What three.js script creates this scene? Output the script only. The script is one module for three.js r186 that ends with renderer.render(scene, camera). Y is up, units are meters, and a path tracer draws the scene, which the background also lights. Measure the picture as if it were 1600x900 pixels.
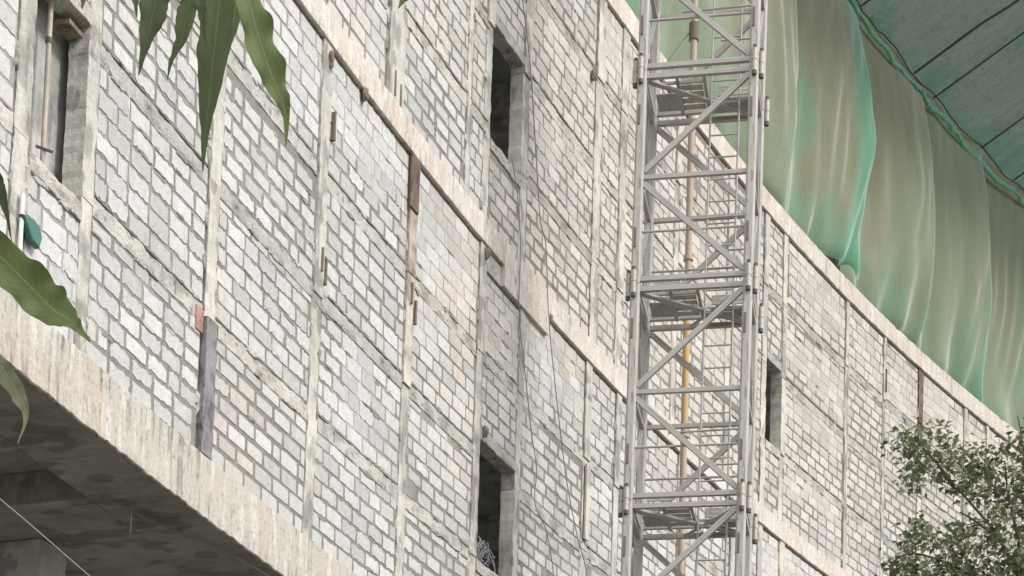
import * as THREE from 'three';
import { mergeGeometries } from 'three/addons/utils/BufferGeometryUtils.js';

// ---------------------------------------------------------------- camera, sky, sun, exposure
const scene = new THREE.Scene();
const FULLH = 3432.32;                                   // the picture is the top of a taller frame: the lens is shifted up
const camera = new THREE.PerspectiveCamera(57.47139603, 1600 / FULLH, 0.05, 400);
camera.setViewOffset(1600, FULLH, 0, 0, 1600, 900);
camera.position.set(0, 1.6, 0);
camera.rotation.set(THREE.MathUtils.degToRad(5), 0, THREE.MathUtils.degToRad(1.8));
camera.updateMatrixWorld(true);

const renderer = new THREE.WebGLRenderer({ antialias: true });
renderer.toneMapping = THREE.LinearToneMapping;
renderer.toneMappingExposure = 1.95;
renderer.shadowMap.enabled = true;

{ // overcast sky: an even layer of cloud, brighter overhead
  const w = 64, h = 32, d = new Float32Array(w * h * 4);
  for (let j = 0; j < h; j++) for (let i = 0; i < w; i++) {
    const el = ((j + 0.5) / h - 0.5) * Math.PI, s = Math.max(0, Math.sin(el)), L = 0.95 * (1 + 1.6 * s) / 2.6 + 0.22, k = (j * w + i) * 4;
    d[k] = L * 0.99; d[k + 1] = L; d[k + 2] = L * 1.025; d[k + 3] = 1;
  }
  const sky = new THREE.DataTexture(d, w, h, THREE.RGBAFormat, THREE.FloatType);
  sky.mapping = THREE.EquirectangularReflectionMapping; sky.magFilter = THREE.LinearFilter; sky.minFilter = THREE.LinearFilter; sky.needsUpdate = true;
  scene.background = sky; scene.environment = sky;
}
const sun = new THREE.DirectionalLight(0xfff8ee, 1.5);
sun.position.set(34, 40, -6); sun.target.position.set(2, 12, -26);
sun.castShadow = true; sun.shadow.radius = 26; sun.shadow.mapSize.set(2048, 2048);
Object.assign(sun.shadow.camera, { left: -40, right: 40, top: 40, bottom: -40, near: 1, far: 140 });
scene.add(sun, sun.target);

// ---------------------------------------------------------------- helpers
let seed_ = 1;
const setSeed = (s) => { seed_ = s >>> 0; };
const rnd = () => { seed_ = (seed_ + 0x6D2B79F5) | 0; let t = Math.imul(seed_ ^ (seed_ >>> 15), 1 | seed_); t = (t + Math.imul(t ^ (t >>> 7), 61 | t)) ^ t; return ((t ^ (t >>> 14)) >>> 0) / 4294967296; };
const rr = (a, b) => a + (b - a) * rnd();
const hash = (x, y) => { let h = Math.imul(x, 374761393) + Math.imul(y, 668265263); h = Math.imul(h ^ (h >>> 13), 1274126177); return ((h ^ (h >>> 16)) >>> 0) / 4294967296; };
const sm = (t) => t * t * (3 - 2 * t);
function noise(x, y) { const i = Math.floor(x), j = Math.floor(y), a = sm(x - i), b = sm(y - j); return (hash(i, j) * (1 - a) + hash(i + 1, j) * a) * (1 - b) + (hash(i, j + 1) * (1 - a) + hash(i + 1, j + 1) * a) * b; }
const fbm = (x, y, o = 4) => { let s = 0, a = 0.5, n = 0; for (let k = 0; k < o; k++) { s += a * noise(x, y); n += a; a *= 0.5; x = x * 2.03 + 17.3; y = y * 2.03 + 9.1; } return s / n; };
const clamp = (x, a = 0, b = 1) => Math.min(b, Math.max(a, x));
const step = (a, b, x) => sm(clamp((x - a) / (b - a)));
const mix = (a, b, t) => a + (b - a) * t;
const mix3 = (a, b, t) => [mix(a[0], b[0], t), mix(a[1], b[1], t), mix(a[2], b[2], t)];
const toS = (c) => Math.round(255 * clamp(c <= 0.0031308 ? 12.92 * c : 1.055 * Math.pow(c, 1 / 2.4) - 0.055));
const V3 = (x, y, z) => new THREE.Vector3(x, y, z);

function tex(w, h, fn, srgb = true) {                    // fn(x in 0..1, y in 0..1) gives linear colour
  const d = new Uint8Array(w * h * 4);
  for (let j = 0; j < h; j++) for (let i = 0; i < w; i++) {
    const c = fn((i + 0.5) / w, (j + 0.5) / h), k = (j * w + i) * 4;
    for (let q = 0; q < 3; q++) d[k + q] = srgb ? toS(c[q]) : Math.round(255 * clamp(c[q]));
    d[k + 3] = 255;
  }
  const t = new THREE.DataTexture(d, w, h);
  t.wrapS = t.wrapT = THREE.RepeatWrapping; t.magFilter = THREE.LinearFilter; t.minFilter = THREE.LinearMipmapLinearFilter; t.generateMipmaps = true;
  if (srgb) t.colorSpace = THREE.SRGBColorSpace;
  t.needsUpdate = true; return t;
}
const rep = (t, mx, my, ox = 0, oy = 0) => { const c = t.clone(); c.repeat.set(1 / mx, 1 / my); c.offset.set(ox, oy); c.needsUpdate = true; return c; };
const lin = (r, g, b) => new THREE.Color().setRGB(r, g, b);
const std = (o) => new THREE.MeshStandardMaterial({ roughness: 0.92, metalness: 0, ...o });

const names = new Map();
function numbered(n) { const k = names.get(n) || 0; names.set(n, k + 1); return k ? `${n}_${String(k).padStart(3, '0')}` : n; }
function shade(m) { m.castShadow = true; m.receiveShadow = true; return m; }
function thing(name, label, category, pos = [0, 0, 0], group) {
  const o = new THREE.Group(); o.name = numbered(name); o.position.set(...pos); scene.add(o);
  o.userData = { label, category }; if (group) o.userData.group = group; return o;
}
// a part: the geometry is given in world metres and moved into the thing's own frame (things with parts given this way are not turned)
function part(parent, name, geo, mat, label) {
  const o = V3(0, 0, 0); let p = parent; while (p && p !== scene) { o.add(p.position); p = p.parent; }
  geo.translate(-o.x, -o.y, -o.z);
  const m = shade(new THREE.Mesh(geo, mat)); m.name = name; if (label) m.userData.label = label; parent.add(m); return m;
}
function local(parent, name, geo, mat, label) { const m = shade(new THREE.Mesh(geo, mat)); m.name = name; if (label) m.userData.label = label; parent.add(m); return m; }
function single(name, geo, mat, label, category, group, kind) {
  const m = shade(new THREE.Mesh(geo, mat)); m.name = numbered(name); scene.add(m);
  m.userData = kind ? { kind, label, category } : { label, category }; if (group) m.userData.group = group; return m;
}

// ---------------------------------------------------------------- the line of the facade: a shallow concave curve in plan
const wallX = (z) => ((-8.563725450661162e-05 * z + 0.0007145925632611837) * z - 0.21031477366298984) * z - 8.405353565670445;
const ZT = [], ST = [];
{ let s = 0, px, pz; for (let i = 0; i <= 5600; i++) { const z = -8 - i * 0.01, x = wallX(z); if (i) s += Math.hypot(x - px, z - pz); ZT.push(z); ST.push(s); px = x; pz = z; } const s0 = ST[800]; for (let i = 0; i < ST.length; i++) ST[i] -= s0; }
function zAt(u) { let a = 0, b = ST.length - 1; while (b - a > 1) { const m = (a + b) >> 1; if (ST[m] <= u) a = m; else b = m; } return mix(ZT[a], ZT[b], (u - ST[a]) / (ST[b] - ST[a])); }
function frame(u) { const z = zAt(u), x = wallX(z), dz = -0.02, dx = wallX(z - 0.01) - wallX(z + 0.01), l = Math.hypot(dx, dz); return { x, z, tx: dx / l, tz: dz / l, nx: -dz / l, nz: dx / l }; }
const slope = (u, v) => v > 8.5 ? 0.016 * clamp(u - 3, -5, 8) * clamp((15.6 - v) / 4.5) : 0;      // the lower floor climbs slightly along the wall
function wp(u, v, n) { const f = frame(u); return V3(f.x + f.nx * n, v + slope(u, v), f.z + f.nz * n); }     // along the wall, height, out from the wall

// rings of points in wall coordinates [u, v, n], lofted and capped, then bent onto the wall; flat shaded, uv in metres
function loft(rings, caps = true, world = true) {
  const P = [], UV = [], m = rings[0].length;
  const tri = (a, b, c) => {
    const e = [b[0] - a[0], b[1] - a[1], b[2] - a[2]], f = [c[0] - a[0], c[1] - a[1], c[2] - a[2]];
    const n = [Math.abs(e[1] * f[2] - e[2] * f[1]), Math.abs(e[2] * f[0] - e[0] * f[2]), Math.abs(e[0] * f[1] - e[1] * f[0])];
    for (const p of [a, b, c]) {
      if (n[2] >= n[0] && n[2] >= n[1]) UV.push(p[0], p[1]); else if (n[1] >= n[0]) UV.push(p[0], p[2]); else UV.push(p[2], p[1]);
      const w = world ? wp(...p) : V3(...p); P.push(w.x, w.y, w.z);
    }
  };
  for (let i = 0; i < rings.length - 1; i++) for (let j = 0; j < m; j++) { const k = (j + 1) % m, a = rings[i][j], b = rings[i][k], c = rings[i + 1][k], d = rings[i + 1][j]; tri(a, c, b); tri(a, d, c); }
  if (caps) { const A = rings[0], B = rings[rings.length - 1]; for (let j = 1; j < m - 1; j++) { tri(A[0], A[j], A[j + 1]); tri(B[0], B[j + 1], B[j]); } }
  const g = new THREE.BufferGeometry();
  g.setAttribute('position', new THREE.Float32BufferAttribute(P, 3)); g.setAttribute('uv', new THREE.Float32BufferAttribute(UV, 2)); g.computeVertexNormals(); return g;
}
// a bar along the wall (beam, slab edge, panel); rough: how far its edges wander
function along(u0, u1, v0, v1, n0, n1, { du = 0.5, rough = 0, ch = 0.006, sd = 0, fr = 1.6 } = {}) {
  const k = Math.max(1, Math.ceil((u1 - u0) / du)), R = [];
  for (let i = 0; i <= k; i++) {
    const u = mix(u0, u1, i / k), w = (q) => rough * (fbm(u * 5 * fr + sd * 3.1, q * 7.7 + sd, 3) - 0.5) * 2, a = v0 + w(1), b = v1 + w(2), f = n1 + w(3) * 0.35;
    R.push([[u, a, n0], [u, a, f - ch], [u, a + ch, f], [u, b - ch, f], [u, b, f - ch], [u, b, n0]]);
  }
  return loft(R);
}
// an upright bar (column)
function upright(u0, u1, v0, v1, n0, n1, { dv = 0.2, rough = 0, ch = 0.006, sd = 0 } = {}) {
  const k = Math.max(1, Math.ceil((v1 - v0) / dv)), R = [];
  for (let i = 0; i <= k; i++) {
    const v = mix(v0, v1, i / k), w = (q) => rough * (fbm(v * 8 + sd * 2.3, q * 5.3 + sd, 3) - 0.5) * 2, a = u0 + w(1), b = u1 + w(2), f = n1 + w(3) * 0.3;
    R.push([[a, v, n0], [b, v, n0], [b, v, f - ch], [b - ch, v, f], [a + ch, v, f], [a, v, f - ch]].reverse());
  }
  return loft(R);
}
function tube(pts, r, sides = 6, seg) { const c = new THREE.CatmullRomCurve3(pts); return new THREE.TubeGeometry(c, seg || pts.length * 6, r, sides, false); }
const box = (w, h, d, x = 0, y = 0, z = 0) => new THREE.BoxGeometry(w, h, d).translate(x, y, z);
function bar(a, b, w, d = w) {                           // square bar between two points
  const dir = b.clone().sub(a), L = dir.length(), g = new THREE.BoxGeometry(w, L, d);
  g.applyQuaternion(new THREE.Quaternion().setFromUnitVectors(V3(0, 1, 0), dir.normalize())); g.translate((a.x + b.x) / 2, (a.y + b.y) / 2, (a.z + b.z) / 2); return g;
}
function rod(a, b, r, s = 8) { const dir = b.clone().sub(a), L = dir.length(), g = new THREE.CylinderGeometry(r, r, L, s); g.applyQuaternion(new THREE.Quaternion().setFromUnitVectors(V3(0, 1, 0), dir.normalize())); g.translate((a.x + b.x) / 2, (a.y + b.y) / 2, (a.z + b.z) / 2); return g; }

// ---------------------------------------------------------------- surfaces
// smeared areas of the masonry, where cement was wiped over blocks and joints: [u, v, half width, half height, strength]
const WASH = [[7.6, 15.25, 1.5, 0.6, 0.95], [10.0, 15.1, 1.2, 0.75, 1], [9.8, 13.9, 0.7, 0.5, 0.6], [7.6, 12.3, 0.5, 0.5, 0.7], [7.3, 11.7, 0.7, 0.35, 0.6], [13.9, 15.2, 1.0, 0.55, 0.85], [11.8, 14.9, 0.7, 0.8, 0.7],
  [24.6, 21.2, 1.6, 0.6, 0.9], [24.6, 19.7, 1.5, 0.55, 1], [24.6, 18.5, 1.6, 0.28, 0.9], [24.6, 17.1, 1.5, 0.25, 0.9], [24, 14.8, 2.5, 0.9, 1], [27.1, 21.2, 1, 0.5, 0.7], [28.9, 20.9, 1, 0.8, 0.8], [31, 21.1, 1.2, 0.7, 0.9], [34.5, 21.1, 3, 0.7, 0.9],
  [2.0, 12.1, 0.5, 0.3, 0.5], [0.0, 11.6, 0.5, 1.4, 0.8], [0.8, 10.2, 0.7, 0.5, 0.5], [5.6, 15.0, 0.7, 0.6, 0.7], [13.6, 18.4, 1.3, 0.25, 0.8], [13.7, 20.1, 1.4, 0.3, 0.8], [15.5, 21.2, 0.7, 0.6, 0.8], [6.6, 16.7, 1.6, 0.5, 0.35], [20, 19, 2.5, 1, 0.4], [14, 17.4, 1.3, 0.22, 0.7]];
function wash(u, v) {
  let s = 0; const wu = u + (fbm(u * 1.3, v * 1.3, 3) - 0.5) * 1.6, wv = v + (fbm(u * 1.3 + 40, v * 1.3, 3) - 0.5) * 1.0;
  for (const [a, b, c, d, k] of WASH) { const q = ((wu - a) / c) ** 2 + ((wv - b) / d) ** 2; if (q < 1.6) s = Math.max(s, k * (1 - step(0.5, 1.5, q))); }
  return clamp(s + (fbm(u * 0.7 + 9, v * 0.9 + 3, 3) - 0.57) * 1.6);
}
const warmth = (u, v) => clamp(0.2 + 0.5 * step(13.5, 16.5, v + (fbm(u * 0.5, v * 0.5, 2) - 0.5) * 3) * step(7, 13, u) + (fbm(u * 0.45 + 5, v * 0.6 + 8, 3) - 0.5) * 1.1);

const mortarTex = tex(2048, 676, (x, y) => {
  const u = x * 40 - 2, v = 9 + y * 13.2, w = wash(u, v), g = fbm(u * 9, v * 9, 3), f = fbm(u * 45, v * 30, 2), st = fbm(u * 7, v * 0.5 + 3, 3);
  const drop = step(0.62, 0.8, g) * 0.5;                                               // lighter gobs of mortar
  let c = mix3([0.235, 0.225, 0.203], [0.36, 0.345, 0.315], drop);
  c = mix3(c, mix3([0.52, 0.51, 0.49], [0.54, 0.49, 0.43], warmth(u, v)), clamp(w * 1.05 - 0.25 * (g - 0.4)));
  const k = 0.72 + 0.35 * f + 0.25 * (st - 0.5);
  return [c[0] * k, c[1] * k, c[2] * k];
});
const grainTex = tex(256, 256, (x, y) => { const f = 0.80 + 0.26 * fbm(x * 9, y * 9, 4) + 0.1 * (fbm(x * 34, y * 3, 2) - 0.5) - 0.12 * step(0.74, 0.86, noise(x * 60, y * 60)); return [f, f * 0.995, f * 0.985]; });
const grainBump = tex(256, 256, (x, y) => { const f = fbm(x * 40, y * 40, 3); return [f, f, f]; }, false);
const mortarBump = tex(512, 512, (x, y) => { const f = 0.6 * fbm(x * 26, y * 26, 4) + 0.4 * fbm(x * 90, y * 90, 2); return [f, f, f]; }, false);
// concrete streaked by rain: s gives the tint of the streaks
function streaks(W, base, pale, dark, rust, amt) {
  return tex(2048, 128, (x, y) => {
    const u = x * W, s1 = fbm(u * 11, y * 0.9 + 5, 5), s2 = fbm(u * 26 + 30, y * 1.4, 3), s3 = fbm(u * 2.2 + 70, y * 0.4, 3), gr = fbm(u * 40, y * 24, 2);
    let c = mix3(base, pale, step(0.5, 0.72, s1)); c = mix3(c, rust, amt * step(0.48, 0.68, s3) * step(0.3, 0.7, s2));
    c = mix3(c, dark, 0.75 * step(0.6, 0.78, fbm(u * 19 + 11, y * 1.1 + 2, 4)) * step(0.25, 0.55, fbm(u * 0.8 + 4, y * 2, 3)) + 0.4 * step(0.6, 0.72, fbm(u * 55 + 8, y * 2.2, 2)) * step(0.35, 0.6, fbm(u * 1.7, y * 3 + 8, 3)) + 0.5 * step(0.66, 0.8, fbm(u * 30 + 3, y * 9, 3)));
    const k = 0.85 + 0.3 * gr; return [c[0] * k, c[1] * k, c[2] * k];
  });
}
const lowSlabTex = streaks(40, [0.45, 0.42, 0.37], [0.55, 0.53, 0.485], [0.18, 0.172, 0.16], [0.45, 0.37, 0.28], 0.65);
const midSlabTex = streaks(40, [0.56, 0.52, 0.475], [0.64, 0.61, 0.575], [0.32, 0.29, 0.26], [0.53, 0.42, 0.335], 0.75);
const concTex = tex(512, 512, (x, y) => { const a = fbm(x * 5, y * 5, 4), b = fbm(x * 60, y * 60, 2), s = fbm(x * 18, y * 1.5, 3), k = (0.6 + 0.5 * a + 0.25 * (b - 0.5) + 0.45 * (s - 0.5)) * (1 - 0.38 * step(0.55, 0.7, fbm(x * 9 + 5, y * 7 + 2, 4))); return [k, k * 0.985, k * 0.955]; });
const roughConcTex = tex(512, 512, (x, y) => { const a = fbm(x * 9, y * 9, 4), b = fbm(x * 80, y * 80, 2), k = (0.62 + 0.45 * a + 0.35 * (b - 0.5) - 0.35 * step(0.66, 0.8, fbm(x * 22 + 3, y * 22, 3))) * (1 - 0.3 * step(0.5, 0.7, fbm(x * 7 + 15, y * 11 + 2, 4))); return [k, k * 0.988, k * 0.962]; });

const steelTex = tex(512, 512, (x, y) => { const a = fbm(x * 6, y * 4, 4), r = step(0.58, 0.72, fbm(x * 22, y * 9 + 4, 4)), s = step(0.64, 0.76, fbm(x * 40 + 9, y * 40, 3)), st = fbm(x * 30, y * 2, 3), k = 0.75 + 0.3 * a + 0.25 * (st - 0.5); let c = [k, k, k * 0.985]; c = mix3(c, [0.62, 0.45, 0.34], 0.75 * r); c = mix3(c, [1.25, 1.22, 1.16].map((q) => Math.min(1, q)), 0.7 * s); return c; });
const M = {
  mortar: std({ map: rep(mortarTex, 40, 13.2, 2 / 40, -9 / 13.2), bumpMap: rep(mortarBump, 0.8, 0.8), bumpScale: 0.012 }),
  lowSlab: std({ map: rep(lowSlabTex, 40, 0.64, 0.05, -9.1 / 0.64), bumpMap: rep(mortarBump, 1.1, 1.1), bumpScale: 0.006 }),
  midSlab: std({ map: rep(midSlabTex, 40, 0.37, 0.05, -15.68 / 0.37), bumpMap: rep(mortarBump, 1.1, 1.1), bumpScale: 0.005 }),
  topSlab: std({ map: rep(midSlabTex, 40, 0.41, 0.35, -21.75 / 0.41), bumpMap: rep(mortarBump, 1.1, 1.1), bumpScale: 0.005 }),
  column: [[0.57, 0.555, 0.52], [0.53, 0.52, 0.49], [0.60, 0.575, 0.53]].map((c, i) => std({ color: lin(...c), map: rep(concTex, 1.7, 2.6, i * 0.31, i * 0.2), bumpMap: rep(mortarBump, 0.9, 0.9), bumpScale: 0.008 })),
  beam: [[0.55, 0.54, 0.51], [0.58, 0.555, 0.515], [0.49, 0.48, 0.455]].map((c, i) => std({ color: lin(...c), map: rep(roughConcTex, 1.9, 1.9, i * 0.37, i * 0.2), bumpMap: rep(mortarBump, 0.6, 0.6), bumpScale: 0.016 })),
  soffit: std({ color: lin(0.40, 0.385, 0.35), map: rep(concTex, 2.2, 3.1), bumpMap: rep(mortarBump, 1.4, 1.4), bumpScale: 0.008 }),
  inner: std({ color: lin(0.55, 0.545, 0.52), map: rep(concTex, 2.5, 2.5) }),
  rustBoard: std({ color: lin(0.19, 0.135, 0.11), map: rep(concTex, 0.6, 1.3) }),
  pinkBoard: std({ color: lin(0.46, 0.38, 0.34), map: rep(concTex, 0.6, 1.3) }),
  greyBoard: std({ color: lin(0.27, 0.26, 0.275), map: rep(concTex, 0.5, 1.3), bumpMap: rep(mortarBump, 0.7, 0.7), bumpScale: 0.008 }),
  stub: std({ color: lin(0.17, 0.13, 0.105), roughness: 0.85 }),
  wood: std({ color: lin(0.27, 0.23, 0.19), map: rep(concTex, 0.4, 0.9) }),
  steel: std({ color: lin(0.41, 0.4, 0.38), map: rep(steelTex, 0.8, 1.6), roughness: 0.6, metalness: 0.05 }),
  steelPale: std({ color: lin(0.56, 0.53, 0.48), map: rep(concTex, 0.5, 0.5), roughness: 0.6 }),
  bolt: std({ color: lin(0.085, 0.077, 0.07), roughness: 0.7 }),
  cable: std({ color: lin(0.2, 0.19, 0.18), roughness: 0.7 }),
};

// ---------------------------------------------------------------- ground
{
  const g = new THREE.PlaneGeometry(600, 600).rotateX(-Math.PI / 2);
  const t = tex(512, 512, (x, y) => { const k = 0.75 + 0.5 * fbm(x * 20, y * 20, 4); return [0.1 * k, 0.093 * k, 0.08 * k]; });
  single('ground', g, std({ map: rep(t, 0.02, 0.02) }), 'bare earth and concrete of the building site', 'ground', null, 'structure');
}

// ---------------------------------------------------------------- the building
const O = wp(16, 0, -1);
const building = thing('unfinished_building', 'unfinished concrete block building with streaked slab edges and empty window openings', 'building', [O.x, 0, O.z]);

const B0 = 9.1, B1 = 9.73, A0 = 15.68, A1 = 16.04, C0 = 21.75, C1 = 22.15;
const COL1 = [[-2.0, -1.8], [0.16, 0.4], [1.3, 1.5], [3.72, 3.95], [6.2, 6.43], [8.72, 8.93], [10.97, 11.18], [12.38, 12.56], [14.82, 15.05], [16.02, 16.22], [18.6, 18.8], [20.9, 21.1], [22.1, 22.3], [23.1, 23.3], [26.0, 26.2], [28, 28.2], [30, 30.2], [33, 33.2], [36, 36.2], [38.3, 38.5]];
const COL2 = [[-2.0, -1.8], [1.3, 1.5], [3.7, 3.95], [5.98, 6.26], [7.95, 8.4], [10.4, 10.54], [10.98, 11.18], [12.26, 12.48], [14.92, 15.2], [15.9, 16.15], [18.2, 18.4], [20.5, 20.7], [22.15, 22.36], [23.03, 23.22], [26.05, 26.2], [27.93, 28.05], [29.72, 29.95], [32.07, 32.25], [33.25, 33.37], [35.6, 35.8], [38.3, 38.5]];
const BOND1 = [[11.06, 11.25], [12.53, 12.72], [14.01, 14.2]], BOND2 = [[17.27, 17.45], [18.77, 18.95], [20.27, 20.45]];
const WIN = { 1: { 1: [11.08, 12.74], 6: [11.15, 12.88] }, 2: { 6: [17.28, 18.95], 12: [17.4, 18.97] } };   // storey > bay: opening from, to

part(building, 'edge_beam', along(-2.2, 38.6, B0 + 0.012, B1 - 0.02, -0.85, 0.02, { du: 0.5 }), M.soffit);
part(building, 'slab_edge', along(-2.2, 38.6, B0, B1, 0.022, 0.055, { du: 0.05, rough: 0.02, fr: 3, ch: 0.008, sd: 4 }), M.lowSlab, 'streaked cream edge beam of the lowest floor');
// the middle slab edge hangs lower over one bay
part(building, 'slab_edge', along(-2.2, 11.7, A0, A1, -0.3, 0.06, { du: 0.2, rough: 0.012, sd: 1 }), M.midSlab, 'pinkish streaked edge of the middle floor slab');
part(building, 'slab_edge', along(11.7, 13.28, 15.37, A1 + 0.01, -0.3, 0.068, { du: 0.2, rough: 0.01, sd: 2 }), M.midSlab, 'deeper stretch of the middle slab edge');
part(building, 'slab_edge', along(13.28, 38.6, A0, A1, -0.3, 0.062, { du: 0.2, rough: 0.012, sd: 3 }), M.midSlab, 'pinkish streaked edge of the middle floor slab');
part(building, 'roof_slab_edge', along(-2.2, 38.6, C0, C1, -0.5, 0.06, { du: 0.15, rough: 0.02, sd: 7 }), M.topSlab, 'pale pinkish concrete edge below the green netting');
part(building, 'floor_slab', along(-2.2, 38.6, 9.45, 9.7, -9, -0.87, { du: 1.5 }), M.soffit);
part(building, 'floor_slab', along(-2.2, 38.6, 15.8, 16.02, -9, -0.32, { du: 1.5 }), M.inner);
part(building, 'floor_slab', along(-2.2, 38.6, 21.85, 22.1, -9, -0.52, { du: 1.5 }), M.inner);
part(building, 'floor_slab', along(-2.2, 46, 28.1, 28.35, -9, -0.25, { du: 1.5 }), M.inner);

setSeed(77);
const blocks = [], panels = [];
for (const [storey, cols, bonds, va, vb] of [[1, COL1, BOND1, B1, A0], [2, COL2, BOND2, A1, C0]]) {
  cols.forEach(([a, b], i) => {                                                         // columns, cast in lifts between the bond beams, standing proud by differing amounts
    const lifts = [va, ...bonds.map((q) => (q[0] + q[1]) / 2), vb];
    for (let k = 0; k < lifts.length - 1; k++) {
      const v0 = lifts[k] + (k ? 0.003 : 0), v1 = lifts[k + 1] - 0.003; let pr = [0.008, 0.018, 0.01, 0.035, 0.006][Math.floor(rnd() * 5)], mat = M.column[Math.floor(rnd() * 3)];
      if (storey === 1 && i === 3 && k === 0) { mat = M.greyBoard; pr = 0.06; }
      if (storey === 1 && i === 3 && k > 0) pr = 0.02;
      if (storey === 1 && i === 5 && k === 3) { mat = M.pinkBoard; pr = 0.04; }
      if (storey === 1 && (i === 4 || i === 5) && k === 2) pr = 0.035;
      if (storey === 1 && i === 5 && k === 1) pr = 0.012;
      if (storey === 2 && i === 4 && k === 0) pr = 0.045;
      if (storey === 2 && i === 16 && k === 3) { mat = M.rustBoard; pr = 0.02; }
      if (i % 19 > 5 && k === 3 && pr < 0.02) pr = 0.03;
      let top = v1; if (storey === 1 && i > 6 && i < 8 && k === 3) top = 15.365;
      part(building, 'column', upright(a, b, v0, top, -0.2, pr, { dv: 0.06, rough: 0.026, sd: i * 4 + k + storey * 100 }), mat);
    }
  });
  for (let i = 0; i < cols.length - 1; i++) {
    const win = WIN[storey][i], ua = cols[i][1] + 0.002, ub = cols[i + 1][0] - 0.002 - (win ? 0 : [0, 0.01, 0.022, 0.034][Math.floor(rnd() * 4)]);
    let bb = bonds.map((q) => q.slice());
    if (win) { bb = [[win[0] - 0.17, win[0]], [win[1], win[1] + 0.17], bonds[2]]; }
    bb.forEach((q, k) => {
      const dy = win && k < 2 ? 0 : rr(-0.012, 0.012);
      part(building, win && k === 0 ? 'window_sill' : win && k === 1 ? 'lintel' : 'bond_beam', along(ua, ub, q[0] + dy + 0.002, q[1] + dy - 0.002, -0.19, win && k < 2 ? 0.022 : rr(0.002, 0.011), { du: 0.06, rough: 0.026, sd: i * 3 + k + storey * 50 }), M.beam[Math.floor(rnd() * 3)]);
      q[0] += dy; q[1] += dy;
    });
    const cut = storey === 1 && ua > 11 && ub < 13;                                       // under the deeper stretch of slab
    const edges = [va, ...bb.flat(), cut ? 15.36 : storey === 1 && ua > 12 && ua < 13 ? A0 : vb];
    for (let k = 0; k < edges.length; k += 2) {
      if (win && k === 2) continue;
      const p = { ua, ub, va: edges[k] + (k && rnd() < 0.65 ? rr(0.01, 0.028) : 0), vb: edges[k + 1] - (k === 6 ? 0.035 : 0), list: [] };
      p.mesh = part(building, 'wall_panel', along(ua, ub, p.va, p.vb, -0.185, 0, { du: 0.6, ch: 0.001 }), M.mortar);
      panels.push(p);
      const pj = rr(-0.012, 0.016), ragged = rnd() < 0.4 ? 0.75 : 0.3; p.ragged = ragged;                                                      // this panel's joints
      const H = p.vb - p.va, rows = Math.floor(H / 0.197 + 0.05), restH = H - rows * 0.197;
      const hs = Array(rows).fill(0.197); if (restH > 0.085) hs.push(restH); else hs.fill(H / rows);
      let y = p.va;
      hs.forEach((h, r) => {
        let x = ua - (r % 2 ? 0.21 : 0) - rr(0, 0.06) - (rnd() < 0.15 ? 0.12 : 0);
        while (x < ub - 0.02) {
          let L = 0.42 + rr(-0.02, 0.02); if (rnd() < 0.09) L *= rr(0.4, 0.8);
          const a = Math.max(x, ua - 0.004), b = Math.min(x + L, ub + 0.004); x += L;
          if (b - a < 0.07) continue;
          const uc = (a + b) / 2, vc = y + h / 2, w = wash(uc, vc), j = mix(0.043 + pj, 0.011, w) * rr(0.75, 1.3);
          if (b - a - j < 0.05 || h - j < 0.05) continue;
          if (rnd() < 0.003) continue;                                                   // a block wholly smeared over
          p.list.push(0); blocks.push({ p, u: uc, v: vc + rr(-0.005, 0.005) * (1 - w), w: b - a - j, h: h - j * rr(0.85, 1.1), wash: w, tilt: rr(-0.012, 0.012) });
        }
        y += h;
      });
    }
  }
}

part(building, 'wall_panel', along(11.19, 11.69, 15.37, 15.655, -0.185, 0.012, { du: 0.2, rough: 0.006 }), M.beam[1]);
// blocks: a few chipped outlines shared by all
setSeed(5);
function blockGeo(rough) {                                  // unit block 1 x 1 in u and v, front at n = 1, back at n = 0
  const pts = [], nU = rough > 1 ? 7 : 5, nV = 3, J = (k) => (rnd() - 0.5) * k, bow = [J(0.05), J(0.05), J(0.03), J(0.03)], ju = 0.05 * rough * rough, jv = 0.022 * rough * rough, c = 0.012 + 0.01 * rough;
  for (let i = 0; i < nU; i++) pts.push([-0.5 + (i + (i ? J(0.6) : 0)) / nU + (i ? 0 : c), -0.5 + bow[0] * i / nU + J(ju)]);
  for (let i = 0; i < nV; i++) pts.push([0.5 + bow[2] * i / nV + J(jv), -0.5 + (i + (i ? J(0.5) : 0)) / nV + (i ? 0 : c * 2)]);
  for (let i = 0; i < nU; i++) pts.push([0.5 - (i + (i ? J(0.6) : 0)) / nU - (i ? 0 : c), 0.5 + bow[1] * i / nU + J(ju)]);
  for (let i = 0; i < nV; i++) pts.push([-0.5 + bow[3] * i / nV + J(jv), 0.5 - (i + (i ? J(0.5) : 0)) / nV - (i ? 0 : c * 2)]);
  const m = pts.length, P = [], UV = [], ou = rnd(), ov = rnd();
  const put = (x, y, z) => { P.push(x, y, z); UV.push(x * 0.4 + ou, y * 0.2 + z * 0.01 + ov); };
  for (let i = 0; i < m; i++) {
    const a = pts[i], b = pts[(i + 1) % m];
    put(0, 0, 1); put(a[0], a[1], 1); put(b[0], b[1], 1);
    put(a[0], a[1], 1); put(a[0] * 1.01, a[1] * 1.02, 0); put(b[0], b[1], 1); put(b[0], b[1], 1); put(a[0] * 1.01, a[1] * 1.02, 0); put(b[0] * 1.01, b[1] * 1.02, 0);
  }
  const g = new THREE.BufferGeometry(); g.setAttribute('position', new THREE.Float32BufferAttribute(P, 3)); g.setAttribute('uv', new THREE.Float32BufferAttribute(UV, 2)); g.computeVertexNormals(); return g;
}
const blockGeos = [...Array(7)].map(() => blockGeo(1)).concat([...Array(7)].map(() => blockGeo(2.0)));
const TONES = [];
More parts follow.
